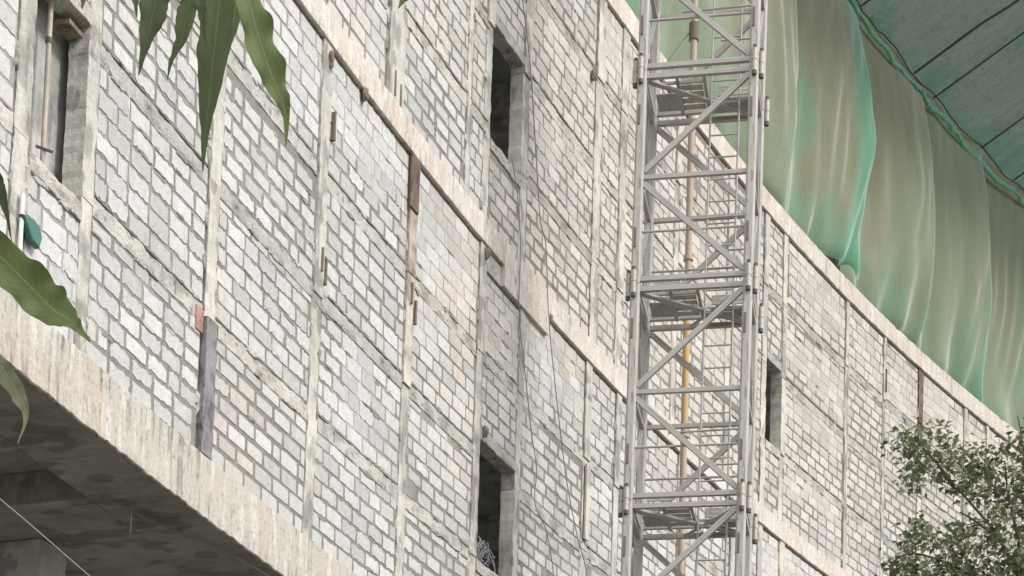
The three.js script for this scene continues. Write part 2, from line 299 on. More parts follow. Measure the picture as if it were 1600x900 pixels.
for (const l of [0.46, 0.51, 0.555, 0.60]) for (const h of [[0.99, 1, 1.0], [1.0, 0.98, 0.945], [1.02, 0.95, 0.88]]) TONES.push(h.map((q) => q * l));
const grain = rep(grainTex, 0.55, 0.55), grainB = rep(grainBump, 0.4, 0.4);
const toneMats = TONES.map((t) => std({ color: lin(...t), map: grain, bumpMap: grainB, bumpScale: 0.004 }));
const cv = V3(0, 0, 0);
for (const b of blocks) {
  const P = wp(b.u, b.v, 0.006), F = frame(b.u); cv.copy(P).applyMatrix4(camera.matrixWorldInverse);
  const d = -cv.z, ang = Math.abs((camera.position.x - P.x) * F.nx + (camera.position.z - P.z) * F.nz) / d;
  cv.copy(P).project(camera); const out = Math.max(Math.abs(cv.x), Math.abs(cv.y));
  b.size = (b.w * b.h * ang) / (d * d) * (out > 1.0 ? 0.02 : 1);
  const w = warmth(b.u, b.v) + rr(-0.25, 0.25), hue = w < 0.22 ? 0 : w < 0.54 ? 1 : 2, br = clamp(Math.floor(2 + rr(-1.5, 1.6) + (fbm(b.u * 0.8, b.v * 0.8, 2) - 0.5) * 3 + b.wash * 0.4), 0, 3);
  b.tone = br * 3 + hue; b.F = F; b.pr = rr(0.0035, 0.0085) - b.wash * 0.001; b.g = (rnd() < b.p.ragged + (fbm(b.u * 0.6 + 8, b.v * 0.6, 2) - 0.5) ? 7 : 0) + Math.floor(rnd() * 7);
  b.flip = rnd() < 0.5 ? 1 : -1;
}
const MX = new THREE.Matrix4(), MB = new THREE.Matrix4();
function blockMatrix(b) {
  const { tx, tz, nx, nz } = b.F, c = Math.cos(b.tilt), s = Math.sin(b.tilt), P = wp(b.u, b.v, -0.012);
  MB.makeBasis(V3(tx * c, s, tz * c).multiplyScalar(b.w), V3(-tx * s, c, -tz * s).multiplyScalar(b.h), V3(nx, 0, nz).multiplyScalar(0.012 + b.pr)); MB.setPosition(P); return MB;
}
const order = blocks.slice().sort((a, b) => b.size - a.size);
for (const b of order.slice(0, 300)) {
  const m = shade(new THREE.Mesh(blockGeos[b.g], toneMats[b.tone])); m.name = 'block';
  MX.copy(blockMatrix(b)); MX.elements[12] -= O.x; MX.elements[14] -= O.z; MX.decompose(m.position, m.quaternion, m.scale); b.p.mesh.add(m);
}
{
  const gs = order.slice(300).map((b) => {
    const g = blockGeos[b.g].clone().applyMatrix4(blockMatrix(b)), n = g.attributes.position.count, c = new Float32Array(n * 3);
    for (let i = 0; i < n; i++) c.set(TONES[b.tone], i * 3);
    g.setAttribute('color', new THREE.BufferAttribute(c, 3)); return g;
  });
  const m = part(building, 'block_field', mergeGeometries(gs), std({ vertexColors: true, map: grain, bumpMap: grainB, bumpScale: 0.004 }), 'the smaller looking concrete blocks of the far wall');
  m.userData.kind = 'stuff';
}
console.log('blocks', blocks.length, 'panels', panels.length);

// smears of mortar and runs of lime on the face of the wall: thin lumps with ragged outlines
setSeed(123);
function lumps(list, th) {
  const P = [], UV = [];
  for (const [u, v, ru, rv] of list) {
    const k = 13, sd = rnd() * 90, rim = [...Array(k)].map((_, i) => { const a = i / k * 6.283, r = 0.45 + 0.95 * noise(i * 1.7 + sd, sd); return [u + Math.cos(a) * ru * r, v + Math.sin(a) * rv * r]; });
    for (let i = 0; i < k; i++) {
      const p = rim[i], q = rim[(i + 1) % k], m = (x) => [mix(x[0], u, 0.22), mix(x[1], v, 0.22)], pi = m(p), qi = m(q);
      for (const [x, n] of [[[u, v], th], [pi, th * 0.9], [qi, th * 0.9], [pi, th * 0.9], [p, 0], [q, 0], [pi, th * 0.9], [q, 0], [qi, th * 0.9]]) { const w = wp(x[0], x[1], n); P.push(w.x, w.y, w.z); UV.push(x[0], x[1]); }
    }
  }
  const g = new THREE.BufferGeometry(); g.setAttribute('position', new THREE.Float32BufferAttribute(P, 3)); g.setAttribute('uv', new THREE.Float32BufferAttribute(UV, 2)); g.computeVertexNormals(); return g;
}
const inPanel = (u, v) => panels.some((p) => u > p.ua + 0.05 && u < p.ub - 0.05 && v > p.va + 0.03 && v < p.vb - 0.03);
{
  const grey = [], pale = [], lime = [], edgeGrey = [], edgePale = [], zones = [[2.9, 11.8, 0.5, 0.5], [5.4, 13.5, 0.6, 0.5], [6.9, 12.2, 0.4, 0.4], [7.4, 11.7, 0.7, 0.4], [5.2, 11.9, 0.5, 0.4], [2.4, 13.2, 0.7, 0.4], [5.0, 13.0, 0.5, 0.3], [9.6, 16.9, 0.6, 0.6], [11.6, 14.3, 0.4, 0.6], [13.4, 17, 0.8, 0.6], [24.6, 20, 0.9, 0.6]];
  for (const q of blocks) {                                                            // squeezed out along the joints and wiped down
    let w = 0.05; for (const z of zones) if (Math.abs(q.u - z[0]) < z[2] * 1.3 && Math.abs(q.v - z[1]) < z[3] * 1.3) w = 0.4; if (q.p.ragged > 0.5) w += 0.07;
    if (rnd() > w) continue;
    const side = rnd() < 0.25, u = q.u + (side ? q.w / 2 : rr(-0.4, 0.4) * q.w), v = q.v + (side ? rr(-0.4, 0.4) * q.h : (rnd() < 0.5 ? 0.5 : -0.5) * q.h);
    if (inPanel(u, v)) (rnd() < 0.75 ? grey : pale).push(side ? [u, v, rr(0.012, 0.035), rr(0.04, 0.09)] : [u, v, rr(0.05, 0.17), rr(0.014, 0.036)]);
  }
  for (const p of panels) for (let k = 0; k < 7; k++) {
    const e = Math.floor(rnd() * 4), u = e === 0 ? p.ua : e === 1 ? p.ub : rr(p.ua, p.ub), v = e === 2 ? p.va : e === 3 ? p.vb : rr(p.va, p.vb);
    if (p.vb > 15.3 && e === 3 && p.vb < 16 || v > 21.6 || v < 9.85) continue;
    (rnd() < 0.5 ? edgeGrey : edgePale).push(e < 2 ? [u, v, rr(0.02, 0.06), rr(0.04, 0.16)] : [u, v, rr(0.05, 0.2), rr(0.015, 0.045)]);
  }
  for (let k = 0; k < 150; k++) { const lo = rnd() < 0.5, u = rr(0, 34), v = lo ? rr(14.6, 15.6) : rr(20.7, 21.7); if (inPanel(u, v)) lime.push([u, v, rr(0.008, 0.022), rr(0.08, 0.34)]); }
  for (let k = 0; k < 60; k++) { const u = rr(0, 30), v = rr(10, 21); if (inPanel(u, v)) lime.push([u, v, rr(0.006, 0.016), rr(0.06, 0.2)]); }
  const mm = (c) => std({ color: lin(...c), map: rep(roughConcTex, 0.7, 0.7), bumpMap: rep(mortarBump, 0.4, 0.4), bumpScale: 0.004 });
  for (const [n, l, c, th] of [['mortar_smear', grey, [0.30, 0.288, 0.262], 0.0105], ['mortar_smear', pale, [0.55, 0.535, 0.505], 0.011], ['lime_run', lime, [0.70, 0.685, 0.655], 0.0095], ['mortar_smear', edgeGrey, [0.33, 0.318, 0.29], 0.021], ['mortar_smear', edgePale, [0.54, 0.53, 0.505], 0.021]]) part(building, n, lumps(l, th), mm(c)).userData.kind = 'stuff';
}

// boards, stubs and stains left on the facade
part(building, 'formwork_board', upright(8.66, 8.9, 14.95, 15.66, 0.042, 0.07, { rough: 0.008, sd: 3 }), M.rustBoard, 'rusty brown board on a column');
for (const [u, v0, v1, mt] of [[6.33, 12.92, 13.2, 'stub'], [6.43, 12.8, 13.12, 'stub'], [8.82, 13.72, 14.0, 'stub'], [8.95, 13.5, 13.82, 'stub'], [8.1, 16.1, 16.42, 'stub'], [8.27, 15.98, 16.34, 'stub'], [23.2, 20.55, 21.4, 'pinkBoard'], [28.0, 20.55, 21.05, 'stub'], [6.5, 14.6, 14.95, 'stub']])
  part(building, 'rusty_strip', upright(u, u + 0.035, v0, v1, 0.01, 0.06, { rough: 0.008, sd: u }), M[mt]);
part(building, 'formwork_board', upright(14.86, 15.0, 12.78, 14.0, 0.03, 0.065, { sd: 8 }), M.column[2], 'pale upright board');
part(building, 'brick_infill', upright(3.55, 3.7, 10.96, 11.2, -0.02, 0.02, { rough: 0.004, sd: 2 }), std({ color: lin(0.42, 0.25, 0.2), map: rep(concTex, 0.5, 0.5) }), 'pink clay brick beside a column');
for (const [u, v] of [[6.35, 15.5], [7.28, 15.62], [11.12, 15.55], [11.25, 13.0], [12.6, 11.05], [14.72, 20.25], [13.35, 15.66]]) {       // lumps of dark mortar and rags
  const g = new THREE.IcosahedronGeometry(0.07, 2), q = g.attributes.position; for (let i = 0; i < q.count; i++) { const k = 0.6 + 0.8 * noise(q.getX(i) * 30 + u * 9, q.getY(i) * 30 + q.getZ(i) * 17); q.setXYZ(i, q.getX(i) * k * 0.7, q.getY(i) * k * 1.3, q.getZ(i) * k * 0.6); }
  g.computeVertexNormals(); const P = wp(u, v, 0.05); g.translate(P.x, P.y, P.z); part(building, 'mortar_lump', g, M.stub);
}
// rooms behind the openings
for (const [lo, hi] of [[9.72, 15.79], [16.03, 21.84]]) for (let u = -1.5; u < 38; u += 3.6) { part(building, 'column', upright(u, u + 0.45, lo, hi, -8.9, -8.45, { dv: 2 }), M.inner); part(building, 'inner_wall', along(u + 0.46, u + 2.5, lo, hi, -8.7, -8.5, { du: 1 }), M.inner); part(building, 'cross_beam', upright(u + 0.1, u + 0.4, hi - 0.45, hi, -8.4, -0.35, { dv: 1 }), M.inner); }
part(building, 'inner_wall', along(8, 46, 22.16, 28.09, -1.6, -1.4, { du: 1.5 }), M.inner);
for (let u = 9; u < 46; u += 3.1) part(building, 'column', upright(u, u + 0.4, 22.16, 28.09, -0.9, -0.5), M.inner);
// beams, columns and back wall under the lowest slab
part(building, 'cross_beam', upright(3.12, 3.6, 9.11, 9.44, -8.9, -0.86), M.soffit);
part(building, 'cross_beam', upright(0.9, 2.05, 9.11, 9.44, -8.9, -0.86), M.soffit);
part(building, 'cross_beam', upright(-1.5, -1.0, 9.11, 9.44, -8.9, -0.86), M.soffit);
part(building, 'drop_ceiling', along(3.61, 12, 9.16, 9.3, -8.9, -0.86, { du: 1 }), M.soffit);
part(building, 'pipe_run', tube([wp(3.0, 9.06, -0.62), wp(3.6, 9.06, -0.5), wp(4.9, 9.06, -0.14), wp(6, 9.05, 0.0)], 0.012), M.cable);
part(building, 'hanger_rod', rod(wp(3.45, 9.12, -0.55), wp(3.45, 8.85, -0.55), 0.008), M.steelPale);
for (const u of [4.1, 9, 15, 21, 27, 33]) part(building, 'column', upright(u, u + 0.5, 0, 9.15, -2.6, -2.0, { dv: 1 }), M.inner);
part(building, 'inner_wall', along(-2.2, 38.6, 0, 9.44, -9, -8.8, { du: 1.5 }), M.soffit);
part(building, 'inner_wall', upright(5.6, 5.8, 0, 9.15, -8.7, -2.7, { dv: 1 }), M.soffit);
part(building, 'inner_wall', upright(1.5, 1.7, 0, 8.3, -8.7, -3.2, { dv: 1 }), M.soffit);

// the opening on the left: grey board behind it, a pipe and timber in it
part(building, 'backing_board', along(0.0, 2.5, 10.9, 12.9, -0.36, -0.3, { du: 0.6 }), std({ color: lin(0.5, 0.5, 0.5), map: rep(concTex, 2.5, 2.5) }), 'smooth grey board behind the opening');
part(building, 'timber_bracket', along(1.05, 1.29, 12.64, 12.69, -0.22, -0.06), M.wood);

// ---------------------------------------------------------------- lattice mast in front of the facade
{
  const mast = thing('lattice_mast', 'tall grey steel lattice mast with ladder standing in front of the block wall', 'mast', [2.02, 0, -25.7415]);
  mast.rotation.set(0, THREE.MathUtils.degToRad(-11), -0.0068);
  const W = 1.475 / 2, D = 1.1 / 2, S = 2.938, J0 = 14.6, leg = 0.125;
  const box2 = (parent, name, g, m, l) => local(parent, name, g, m, l);
  box2(mast, 'foundation', box(2.6, 0.35, 2.2, 0, 0.17, 0), M.beam[0]);
  const proto = new THREE.Group(); proto.name = 'mast_section';
  { // one section, from joint (y = 0) up to the next
    const s = proto, st = M.steel;
    for (const [x, z] of [[-W, D], [W, D], [-W, -D], [W, -D]]) {
      const lg = box2(s, 'leg', new THREE.ExtrudeGeometry(new THREE.Shape([[-1, -0.62], [-0.62, -1], [0.62, -1], [1, -0.62], [1, 0.62], [0.62, 1], [-0.62, 1], [-1, 0.62]].map(([p, q]) => new THREE.Vector2(p * leg / 2, q * leg / 2))), { depth: S - 0.006, bevelEnabled: false }).rotateX(-Math.PI / 2).translate(x, 0.003, z), st);
      const ox = Math.sign(x), oz = Math.sign(z);
      for (const [bx, bz] of [[x + ox * (leg / 2 + 0.034), z], [x + ox * 0.012, z + oz * (leg / 2 + 0.034)]]) {
        box2(lg, 'sleeve', new THREE.CylinderGeometry(0.034, 0.034, 0.15, 10).translate(bx, 0.079, bz), M.steelPale);
        box2(lg, 'sleeve', new THREE.CylinderGeometry(0.034, 0.034, 0.15, 10).translate(bx, S - 0.079, bz), M.steelPale);
        box2(lg, 'bolt', new THREE.CylinderGeometry(0.028, 0.028, 0.05, 6).translate(bx, 0.178, bz), M.bolt);
        box2(lg, 'bolt', new THREE.CylinderGeometry(0.034, 0.034, 0.05, 6).translate(bx, S - 0.178, bz), M.bolt);
      }
      for (const y of [0.62, S - 0.62]) box2(lg, 'lug', box(0.03, 0.26, 0.02, x - 0.02, y, z + oz * (leg / 2 + 0.01)), M.stub);
    }
    const F = (y, z) => [V3(-W + leg / 2, y, z), V3(W - leg / 2, y, z)];
    for (const z of [D, -D]) {
      box2(s, 'horizontal_bar', bar(...F(0.07, z), 0.062), st); box2(s, 'horizontal_bar', bar(...F(S - 0.07, z), 0.062), st); box2(s, 'horizontal_bar', bar(...F(S / 2, z), 0.055), st);
      const q = z > 0 ? 1 : -1;
      box2(s, 'diagonal_brace', bar(V3(q * (W - 0.06), 0.13, z), V3(-q * (W - 0.06), S / 2 - 0.08, z), 0.07, 0.055), st);
      box2(s, 'diagonal_brace', bar(V3(-q * (W - 0.06), S / 2 + 0.08, z), V3(q * (W - 0.06), S - 0.13, z), 0.07, 0.055), st);
    }
    for (const x of [-W, W]) {
      const E = (y) => [V3(x, y, D - leg / 2), V3(x, y, -D + leg / 2)];
      box2(s, 'horizontal_bar', bar(...E(0.07), 0.062), st); box2(s, 'horizontal_bar', bar(...E(S - 0.07), 0.062), st); box2(s, 'horizontal_bar', bar(...E(S / 2), 0.055), st);
      box2(s, 'diagonal_brace', bar(V3(x, 0.13, D - 0.06), V3(x, S / 2 - 0.08, -D + 0.06), 0.05), st);
      box2(s, 'diagonal_brace', bar(V3(x, S / 2 + 0.08, -D + 0.06), V3(x, S - 0.13, D - 0.06), 0.05), st);
    }
    // guard rails, ladder and the landing at the joint
    for (const z of [D, -D]) box2(s, 'guard_rail', rod(...F(0.73, z * 0.97), 0.017), st);
    box2(s, 'guard_rail', rod(V3(-0.3, 1.1, 0.1), V3(W, 1.12, 0.1), 0.015), st); box2(s, 'guard_rail', rod(V3(0.25, 0.62, 0.15), V3(W, 0.62, 0.15), 0.015), st);
    const ld = new THREE.Group(); ld.name = 'ladder'; s.add(ld);
    for (const x of [0.12, 0.5]) box2(ld, 'rail', rod(V3(x, -0.3, -0.02), V3(x, S - 0.3, -0.02), 0.014), st);
    for (let k = 0; k < 9; k++) box2(ld, 'rung', rod(V3(0.12, -0.15 + k * 0.31, -0.02), V3(0.5, -0.15 + k * 0.31, -0.02), 0.011, 6), st);
    box2(s, 'plan_brace', bar(V3(-W + 0.08, -0.09, D - 0.08), V3(W - 0.08, -0.09, -D + 0.08), 0.06, 0.05), st);
    const lp = box2(s, 'landing_frame', box(0.045, 0.045, 0.95, -0.3, 0.0, 0), st);
    box2(lp, 'frame_bar', box(0.04, 0.04, 0.95, 0.06, 0.0, 0), st); box2(lp, 'frame_bar', box(0.7, 0.035, 0.03, -0.3, -0.01, 0.28), st);
    for (let k = 0; k < 4; k++) box2(lp, 'tread_strip', box(0.3, 0.012, 0.12, -0.13, 0.03, -0.36 + k * 0.15), M.steelPale);
    box2(lp, 'tread_plate', box(0.3, 0.012, 0.4, -0.48, 0.03, -0.22), st);
    const rp = box2(s, 'landing_plate', box(0.56, 0.012, 0.3, 0.38, 0.02, -0.36), st); box2(rp, 'frame_bar', box(0.56, 0.04, 0.035, 0.38, -0.01, -0.2), st);
    box2(s, 'toe_board', box(0.36, 0.1, 0.02, -0.36, 0.14, 0.30), M.steelPale);
    box2(s, 'toe_board', box(0.44, 0.13, 0.02, 0.42, 0.07, -0.12), M.steelPale);
    box2(s, 'plan_brace', bar(V3(W - 0.08, -0.1, D - 0.08), V3(-0.1, -0.1, -D + 0.08), 0.045, 0.04), st);
  }
  for (let k = -4; k <= 3; k++) { const c = k === -4 ? proto : proto.clone(); c.position.y = J0 + k * S; mast.add(c); }
  for (const [x, z] of [[-W, D], [W, D], [-W, -D], [W, -D]]) box2(mast, 'base_leg', box(leg, J0 - 4 * S - 0.34, leg, x, (J0 - 4 * S + 0.34) / 2, z), M.steel);
}

// pump pipe rising behind the mast
{
  const p = thing('riser_pipe', 'rusty yellow riser pipe with clamps standing between mast and wall', 'pipe', [2.168, 0, -27.8]);
  const t = tex(64, 1024, (x, y) => { const h = y * 24, n = fbm(x * 5, h * 2, 4), m = step(0.42, 0.6, n + 0.18 * (1 - Math.min(1, Math.abs(h - 14.9) / 1.4))); return mix3([0.42, 0.34, 0.27], [0.52, 0.34, 0.12], m * step(1.5, 0.6, Math.abs(h - 14.9))); });
  const m = std({ map: t, roughness: 0.7 });
  const ys = [0, 4, 8, 10.6, 13.65, 16.3, 19.75, 23.4];
  for (let i = 0; i < ys.length - 1; i++) {
    const g = new THREE.CylinderGeometry(0.05, 0.05, ys[i + 1] - ys[i] - 0.004, 14).translate(0, (ys[i] + ys[i + 1]) / 2, 0), uv = g.attributes.uv, q = g.attributes.position;
    for (let k = 0; k < uv.count; k++) uv.setY(k, q.getY(k) / 24);
    local(p, 'pipe_length', g, m);
    if (i) local(p, 'pipe_clamp', new THREE.CylinderGeometry(0.072, 0.072, i === 6 ? 0.26 : 0.07, 14).translate(0, ys[i], 0), i === 6 ? M.stub : m);
  }
  local(p, 'clamp_wire', tube([V3(-0.06, 19.75, 0), V3(-0.25, 19.45, 0.05), V3(-0.42, 19.1, 0.1), V3(-0.43, 18.6, 0.1)], 0.01), M.cable);
}

// cables hanging down the facade
const CABLE1 = [[11.9, 17.3], [12.05, 17.05], [12.17, 16.78], [12.29, 16.19], [12.3, 15.39], [12.37, 15.01], [12.63, 14.33], [12.89, 13.61], [13.11, 13.15], [13.08, 12.64], [13.5, 12.38], [13.79, 11.87], [13.9, 10.6]];
const CABLE2 = [[11.7, 22.2], [11.87, 20.3], [12.06, 19.85], [12.4, 19.08], [12.77, 17.67], [13.0, 16.86], [13.15, 16.74], [13.37, 15.63], [13.77, 14.46], [14.23, 13.35], [14.69, 12.65], [15.04, 12.23], [15.2, 10.6]];
single('hanging_cable', tube(CABLE1.map(([u, v]) => wp(u - 0.1, v, 0.07)), 0.007, 6, 120), M.cable, 'slack dark cable hanging out of the upper window opening down the wall', 'cable');
single('hanging_cable', tube(CABLE2.map(([u, v]) => wp(u - 0.1, v, 0.07)), 0.008, 6, 120), M.cable, 'long thin cable hanging down the wall from the roof edge past both floors', 'cable');
single('overhead_wire', tube([V3(-6.4, 8.6, -12), V3(-3.274, 6.26, -12), V3(-2.697, 5.79, -12), V3(0.4, 3.3, -12), V3(3.2, 1.5, -12), V3(4.0, 0.02, -12)], 0.0045, 6, 60), std({ color: lin(0.2, 0.2, 0.2) }), 'thin pale wire slanting in front of the dark underside of the slab', 'wire');

// things in and on the openings
{
  const a = wp(0.86, 0, -0.14), p = thing('scaffold_tube', 'stained steel tube standing upright inside the left window opening', 'tube', [a.x, 9.72, a.z]);
  local(p, 'tube', new THREE.CylinderGeometry(0.024, 0.024, 3.3, 12).translate(0, 1.65, 0), std({ color: lin(0.5, 0.46, 0.4), map: rep(concTex, 0.1, 0.25), roughness: 0.6 }));
  local(p, 'coupler', new THREE.CylinderGeometry(0.032, 0.032, 0.05, 10).translate(0, 2.62, 0), M.bolt);
  local(p, 'coupler', bar(V3(-0.06, 1.63, 0.02), V3(0.09, 1.58, 0.02), 0.02), M.bolt);
}
{ // tangle of wire on the sill of the lower window
  const c = wp(11.5, 11.16, -0.06), t = thing('wire_tangle', 'tangle of grey wire lying on the sill of the lower window opening', 'wire', [c.x, c.y, c.z]); setSeed(31);
  for (let k = 0; k < 9; k++) { const F = frame(11.5), pts = []; let u = rr(-0.25, 0), v = 0.02; for (let i = 0; i < 7; i++) { pts.push(V3(F.tx * u + F.nx * rr(-0.05, 0.1), Math.max(0.01, v), F.tz * u + F.nz * rr(-0.05, 0.1))); u += rr(-0.05, 0.14); v = 0.42 * Math.sin((i + 1) / 6.5 * Math.PI) * rr(0.4, 1.05); } local(t, 'strand', tube(pts, 0.008, 5, 26), std({ color: lin(0.26, 0.27, 0.28), roughness: 0.5 })); }
}
{
  const F = frame(0.64), P = wp(0.42, 10.36, 0.05), sh = new THREE.Shape([[-0.2, 0.06], [-0.02, 0.1], [0.1, 0.07], [0.14, 0.0], [0.1, -0.1], [-0.02, -0.09], [-0.1, -0.02]].map(([x, y]) => new THREE.Vector2(x * 0.8, y * 0.85)));
  const g = new THREE.ExtrudeGeometry(sh, { depth: 0.025, bevelEnabled: true, bevelSize: 0.02, bevelThickness: 0.02, bevelSegments: 3 }); g.applyMatrix4(new THREE.Matrix4().makeBasis(V3(F.tx, 0, F.tz), V3(0, 1, 0), V3(F.nx, 0, F.nz))); g.translate(P.x, P.y, P.z);
  single('green_bag', g, std({ color: lin(0.045, 0.15, 0.12), roughness: 0.55 }), 'small dark green plastic bag stuck to the wall above the streaked slab edge', 'bag');
  single('white_downpipe', rod(wp(0.27, 9.95, 0.05), wp(0.27, 10.62, 0.05), 0.02, 12), std({ color: lin(0.75, 0.75, 0.74), roughness: 0.5 }), 'short white plastic pipe fixed upright to the wall beside the leaves', 'pipe');
}

// ---------------------------------------------------------------- green safety nets above the roof edge
setSeed(9);
function netTex(sd, green) {
  return tex(512, 512, (x, y) => {
    const a = fbm(x * 3 + sd, y * 1.6 + sd, 4), s = fbm(x * 26 + sd + (y - 0.5) * 3, y * 1.6, 3), e = fbm(x * 8 + sd * 2, y * 1.2 + 7, 3);
    let g = clamp(green(x, y, e) + step(0.52, 0.72, a) * 0.16 + step(0.56, 0.74, s) * 0.14);
    const c = mix3([0.37, 0.38, 0.25], [0.18, 0.50, 0.33], g), k = 0.86 + 0.1 * s + 0.18 * fbm(x * 170, y * 170, 2); return [c[0] * k, c[1] * k, c[2] * k];
  });
}
const netBump = tex(256, 256, (x, y) => { const a = 0.5 + 0.5 * Math.sin(x * 256 * 0.785) * Math.sin(y * 256 * 0.785); return [a, a, a]; }, false);
const netMat = (t) => new THREE.MeshPhysicalMaterial({ map: t, bumpMap: rep(mortarBump, 0.22, 0.5), bumpScale: 0.007, roughness: 0.95, transmission: 0.5, thickness: 0, side: THREE.DoubleSide });
// a sheet from u0 to u1, bottom v0 to top v1, bellying out towards its right edge, which curls back over the next sheet
function sheet(o) {
  const nu = 90, nv = 70, P = [], UV = [], I = [];
  for (let j = 0; j <= nv; j++) for (let i = 0; i <= nu; i++) {
    const s = i / nu, t = j / nv, belly = Math.pow(Math.sin(Math.PI * Math.pow(t, 0.8)), 0.75), lean = o.lean || 0;
    let u = mix(o.u0, o.u1 + (o.edge ? o.edge(t) : 0), s), v = mix(o.v0(s), o.v1, t);
    const pk = o.peak || 0.86; let prof = s < pk ? 0.12 + 0.88 * sm(Math.pow(s / pk, 0.9)) * 0.5 + 0.44 * (s / pk) : 1 - 1.05 * Math.pow((s - pk) / (1 - pk), 1.6);
    let n = o.n * belly * prof;
    const ph = s * o.folds * 6.28 + (1 - t) * (o.slant || 2) + 4 * (fbm(s * 3 + o.sd, t * 2, 2) - 0.5);
    n += (0.02 + 0.07 * step(0.35, 0.65, fbm(s * 3 + o.sd * 2, t * 2.5, 2))) * Math.pow(0.5 + 0.5 * Math.sin(ph), 2) * Math.sin(Math.PI * t) + 0.03 * Math.sin(ph * 2.7 + 3 * t) * Math.sin(Math.PI * t) * step(0.3, 0.7, fbm(s * 4 + o.sd, t * 3 + 2, 2)) + 0.09 * (fbm(s * 5 + o.sd, t * 2.2 + 4, 3) - 0.5);
    n += 0.1 * Math.pow(1 - t, 4) * Math.sin(s * 23 + o.sd + 5 * noise(s * 4, o.sd)) + 0.14 * Math.pow(clamp(1 - 2.6 * t), 1) * (noise(s * 11 + o.sd, t * 7) - 0.5) ;                         // gathered hem
    n = Math.max(n, -0.3) - 0.1 + (o.off || 0);
    if (t > 0.94) n += 0.07 * Math.sin((t - 0.94) / 0.06 * Math.PI);
    const w = wp(u, v, n); P.push(w.x, w.y, w.z); UV.push(s, t);
    if (i < nu && j < nv) { const a = j * (nu + 1) + i, b = a + 1, c = a + nu + 1, d = c + 1; I.push(a, b, d, a, d, c); }
  }
  const g = new THREE.BufferGeometry(); g.setAttribute('position', new THREE.Float32BufferAttribute(P, 3)); g.setAttribute('uv', new THREE.Float32BufferAttribute(UV, 2)); g.setIndex(I); g.computeVertexNormals(); return g;
}
const hemMat = new THREE.MeshPhysicalMaterial({ color: lin(0.3, 0.72, 0.52), map: rep(grainTex, 0.3, 0.3), roughness: 0.9, transmission: 0.5, thickness: 0, side: THREE.DoubleSide });
const SH = [
  { u0: 12.5, peak: 0.95, u1: 23.2, v0: () => 22.12, v1: 28.5, n: 0.5, curl: 0.6, folds: 7, sd: 1, slant: 1, green: (x, y, e) => 0.15 * step(0.5, 0.2, y) + 0.55 * step(0.42, 0.3, x), label: 'dusty green safety net hanging behind the upper part of the lattice mast' },
  { u0: 22.6, u1: 26.6, v0: (s) => 22.14 + 0.35 * step(0.4, 0.95, s) - 0.1 * step(0.9, 1, s), v1: 28.5, n: 0.62, curl: 0.8, folds: 3, sd: 2.7, slant: 8, green: (x, y, e) => 0.95 * step(0.66, 0.82, x + (e - 0.5) * 0.25) + 0.45 * step(0.2, 0.05, y + (e - 0.5) * 0.3) + 0.5 * step(0.2, 0.1, Math.hypot((x - 0.2) * 0.9, y - 0.38) + (e - 0.5) * 0.15), label: 'safety net with a bright green folded edge, its lower corner lifted off the roof edge' },
  { u0: 26.0, u1: 29.9, v0: (s) => 22.13, v1: 28.5, n: 0.62, curl: 0.7, folds: 1.4, sd: 5.2, slant: 4, green: (x, y, e) => 0.24 * step(0.2, 0.05, y + (e - 0.5) * 0.3), label: 'smooth bellied olive safety net with a gathered green bottom' },
  { u0: 29.4, u1: 33.0, v0: () => 22.12, v1: 28.5, n: 0.55, curl: 0.7, folds: 1.6, sd: 8.4, slant: 5, green: (x, y, e) => 0.16 + 0.3 * step(0.78, 0.9, x) + 0.12 * step(0.3, 0.1, y + (e - 0.5) * 0.3), label: 'narrow pale green safety net with a sharp bright edge beside deep pleats' },
  { u0: 32.5, u1: 39.5, v0: () => 22.12, v1: 28.5, n: 0.5, curl: 0.3, folds: 5, sd: 11.1, slant: 6, green: (x, y, e) => 0.1 + 0.14 * step(0.35, 0.1, y), label: 'wide olive safety net with fine pleats on its left, behind the tree top' },
];
for (const o of SH) {
  const F = wp(o.u0, 22.15, -0.12), th = thing('safety_net', o.label, 'safety net', [F.x, F.y, F.z], 'green nets hung along the roof edge');
  part(th, 'net_sheet', sheet(o), netMat(netTex(o.sd * 3, o.green)));
  // twisted roll of net along the top
  const pts = []; for (let i = 0; i <= 14; i++) { const u = mix(o.u0 + 0.1, o.u1 - 0.05, i / 14); pts.push(wp(u, 28.02 + 0.06 * Math.sin(u * 1.1) - 0.14 * step(26, 30, u), 0.12 + 0.04 * Math.sin(u * 3.7))); }
  const tg = tube(pts, 0.048, 9, 70), q = tg.attributes.position; for (let i = 0; i < q.count; i++) { const k = 0.07 * (fbm(q.getZ(i) * 4, q.getY(i) * 5 + q.getX(i) * 2, 3) - 0.5); q.setXYZ(i, q.getX(i) + k, q.getY(i) + k * 1.6, q.getZ(i) + k); } tg.computeVertexNormals();
  part(th, 'rolled_hem', tg, hemMat);
}
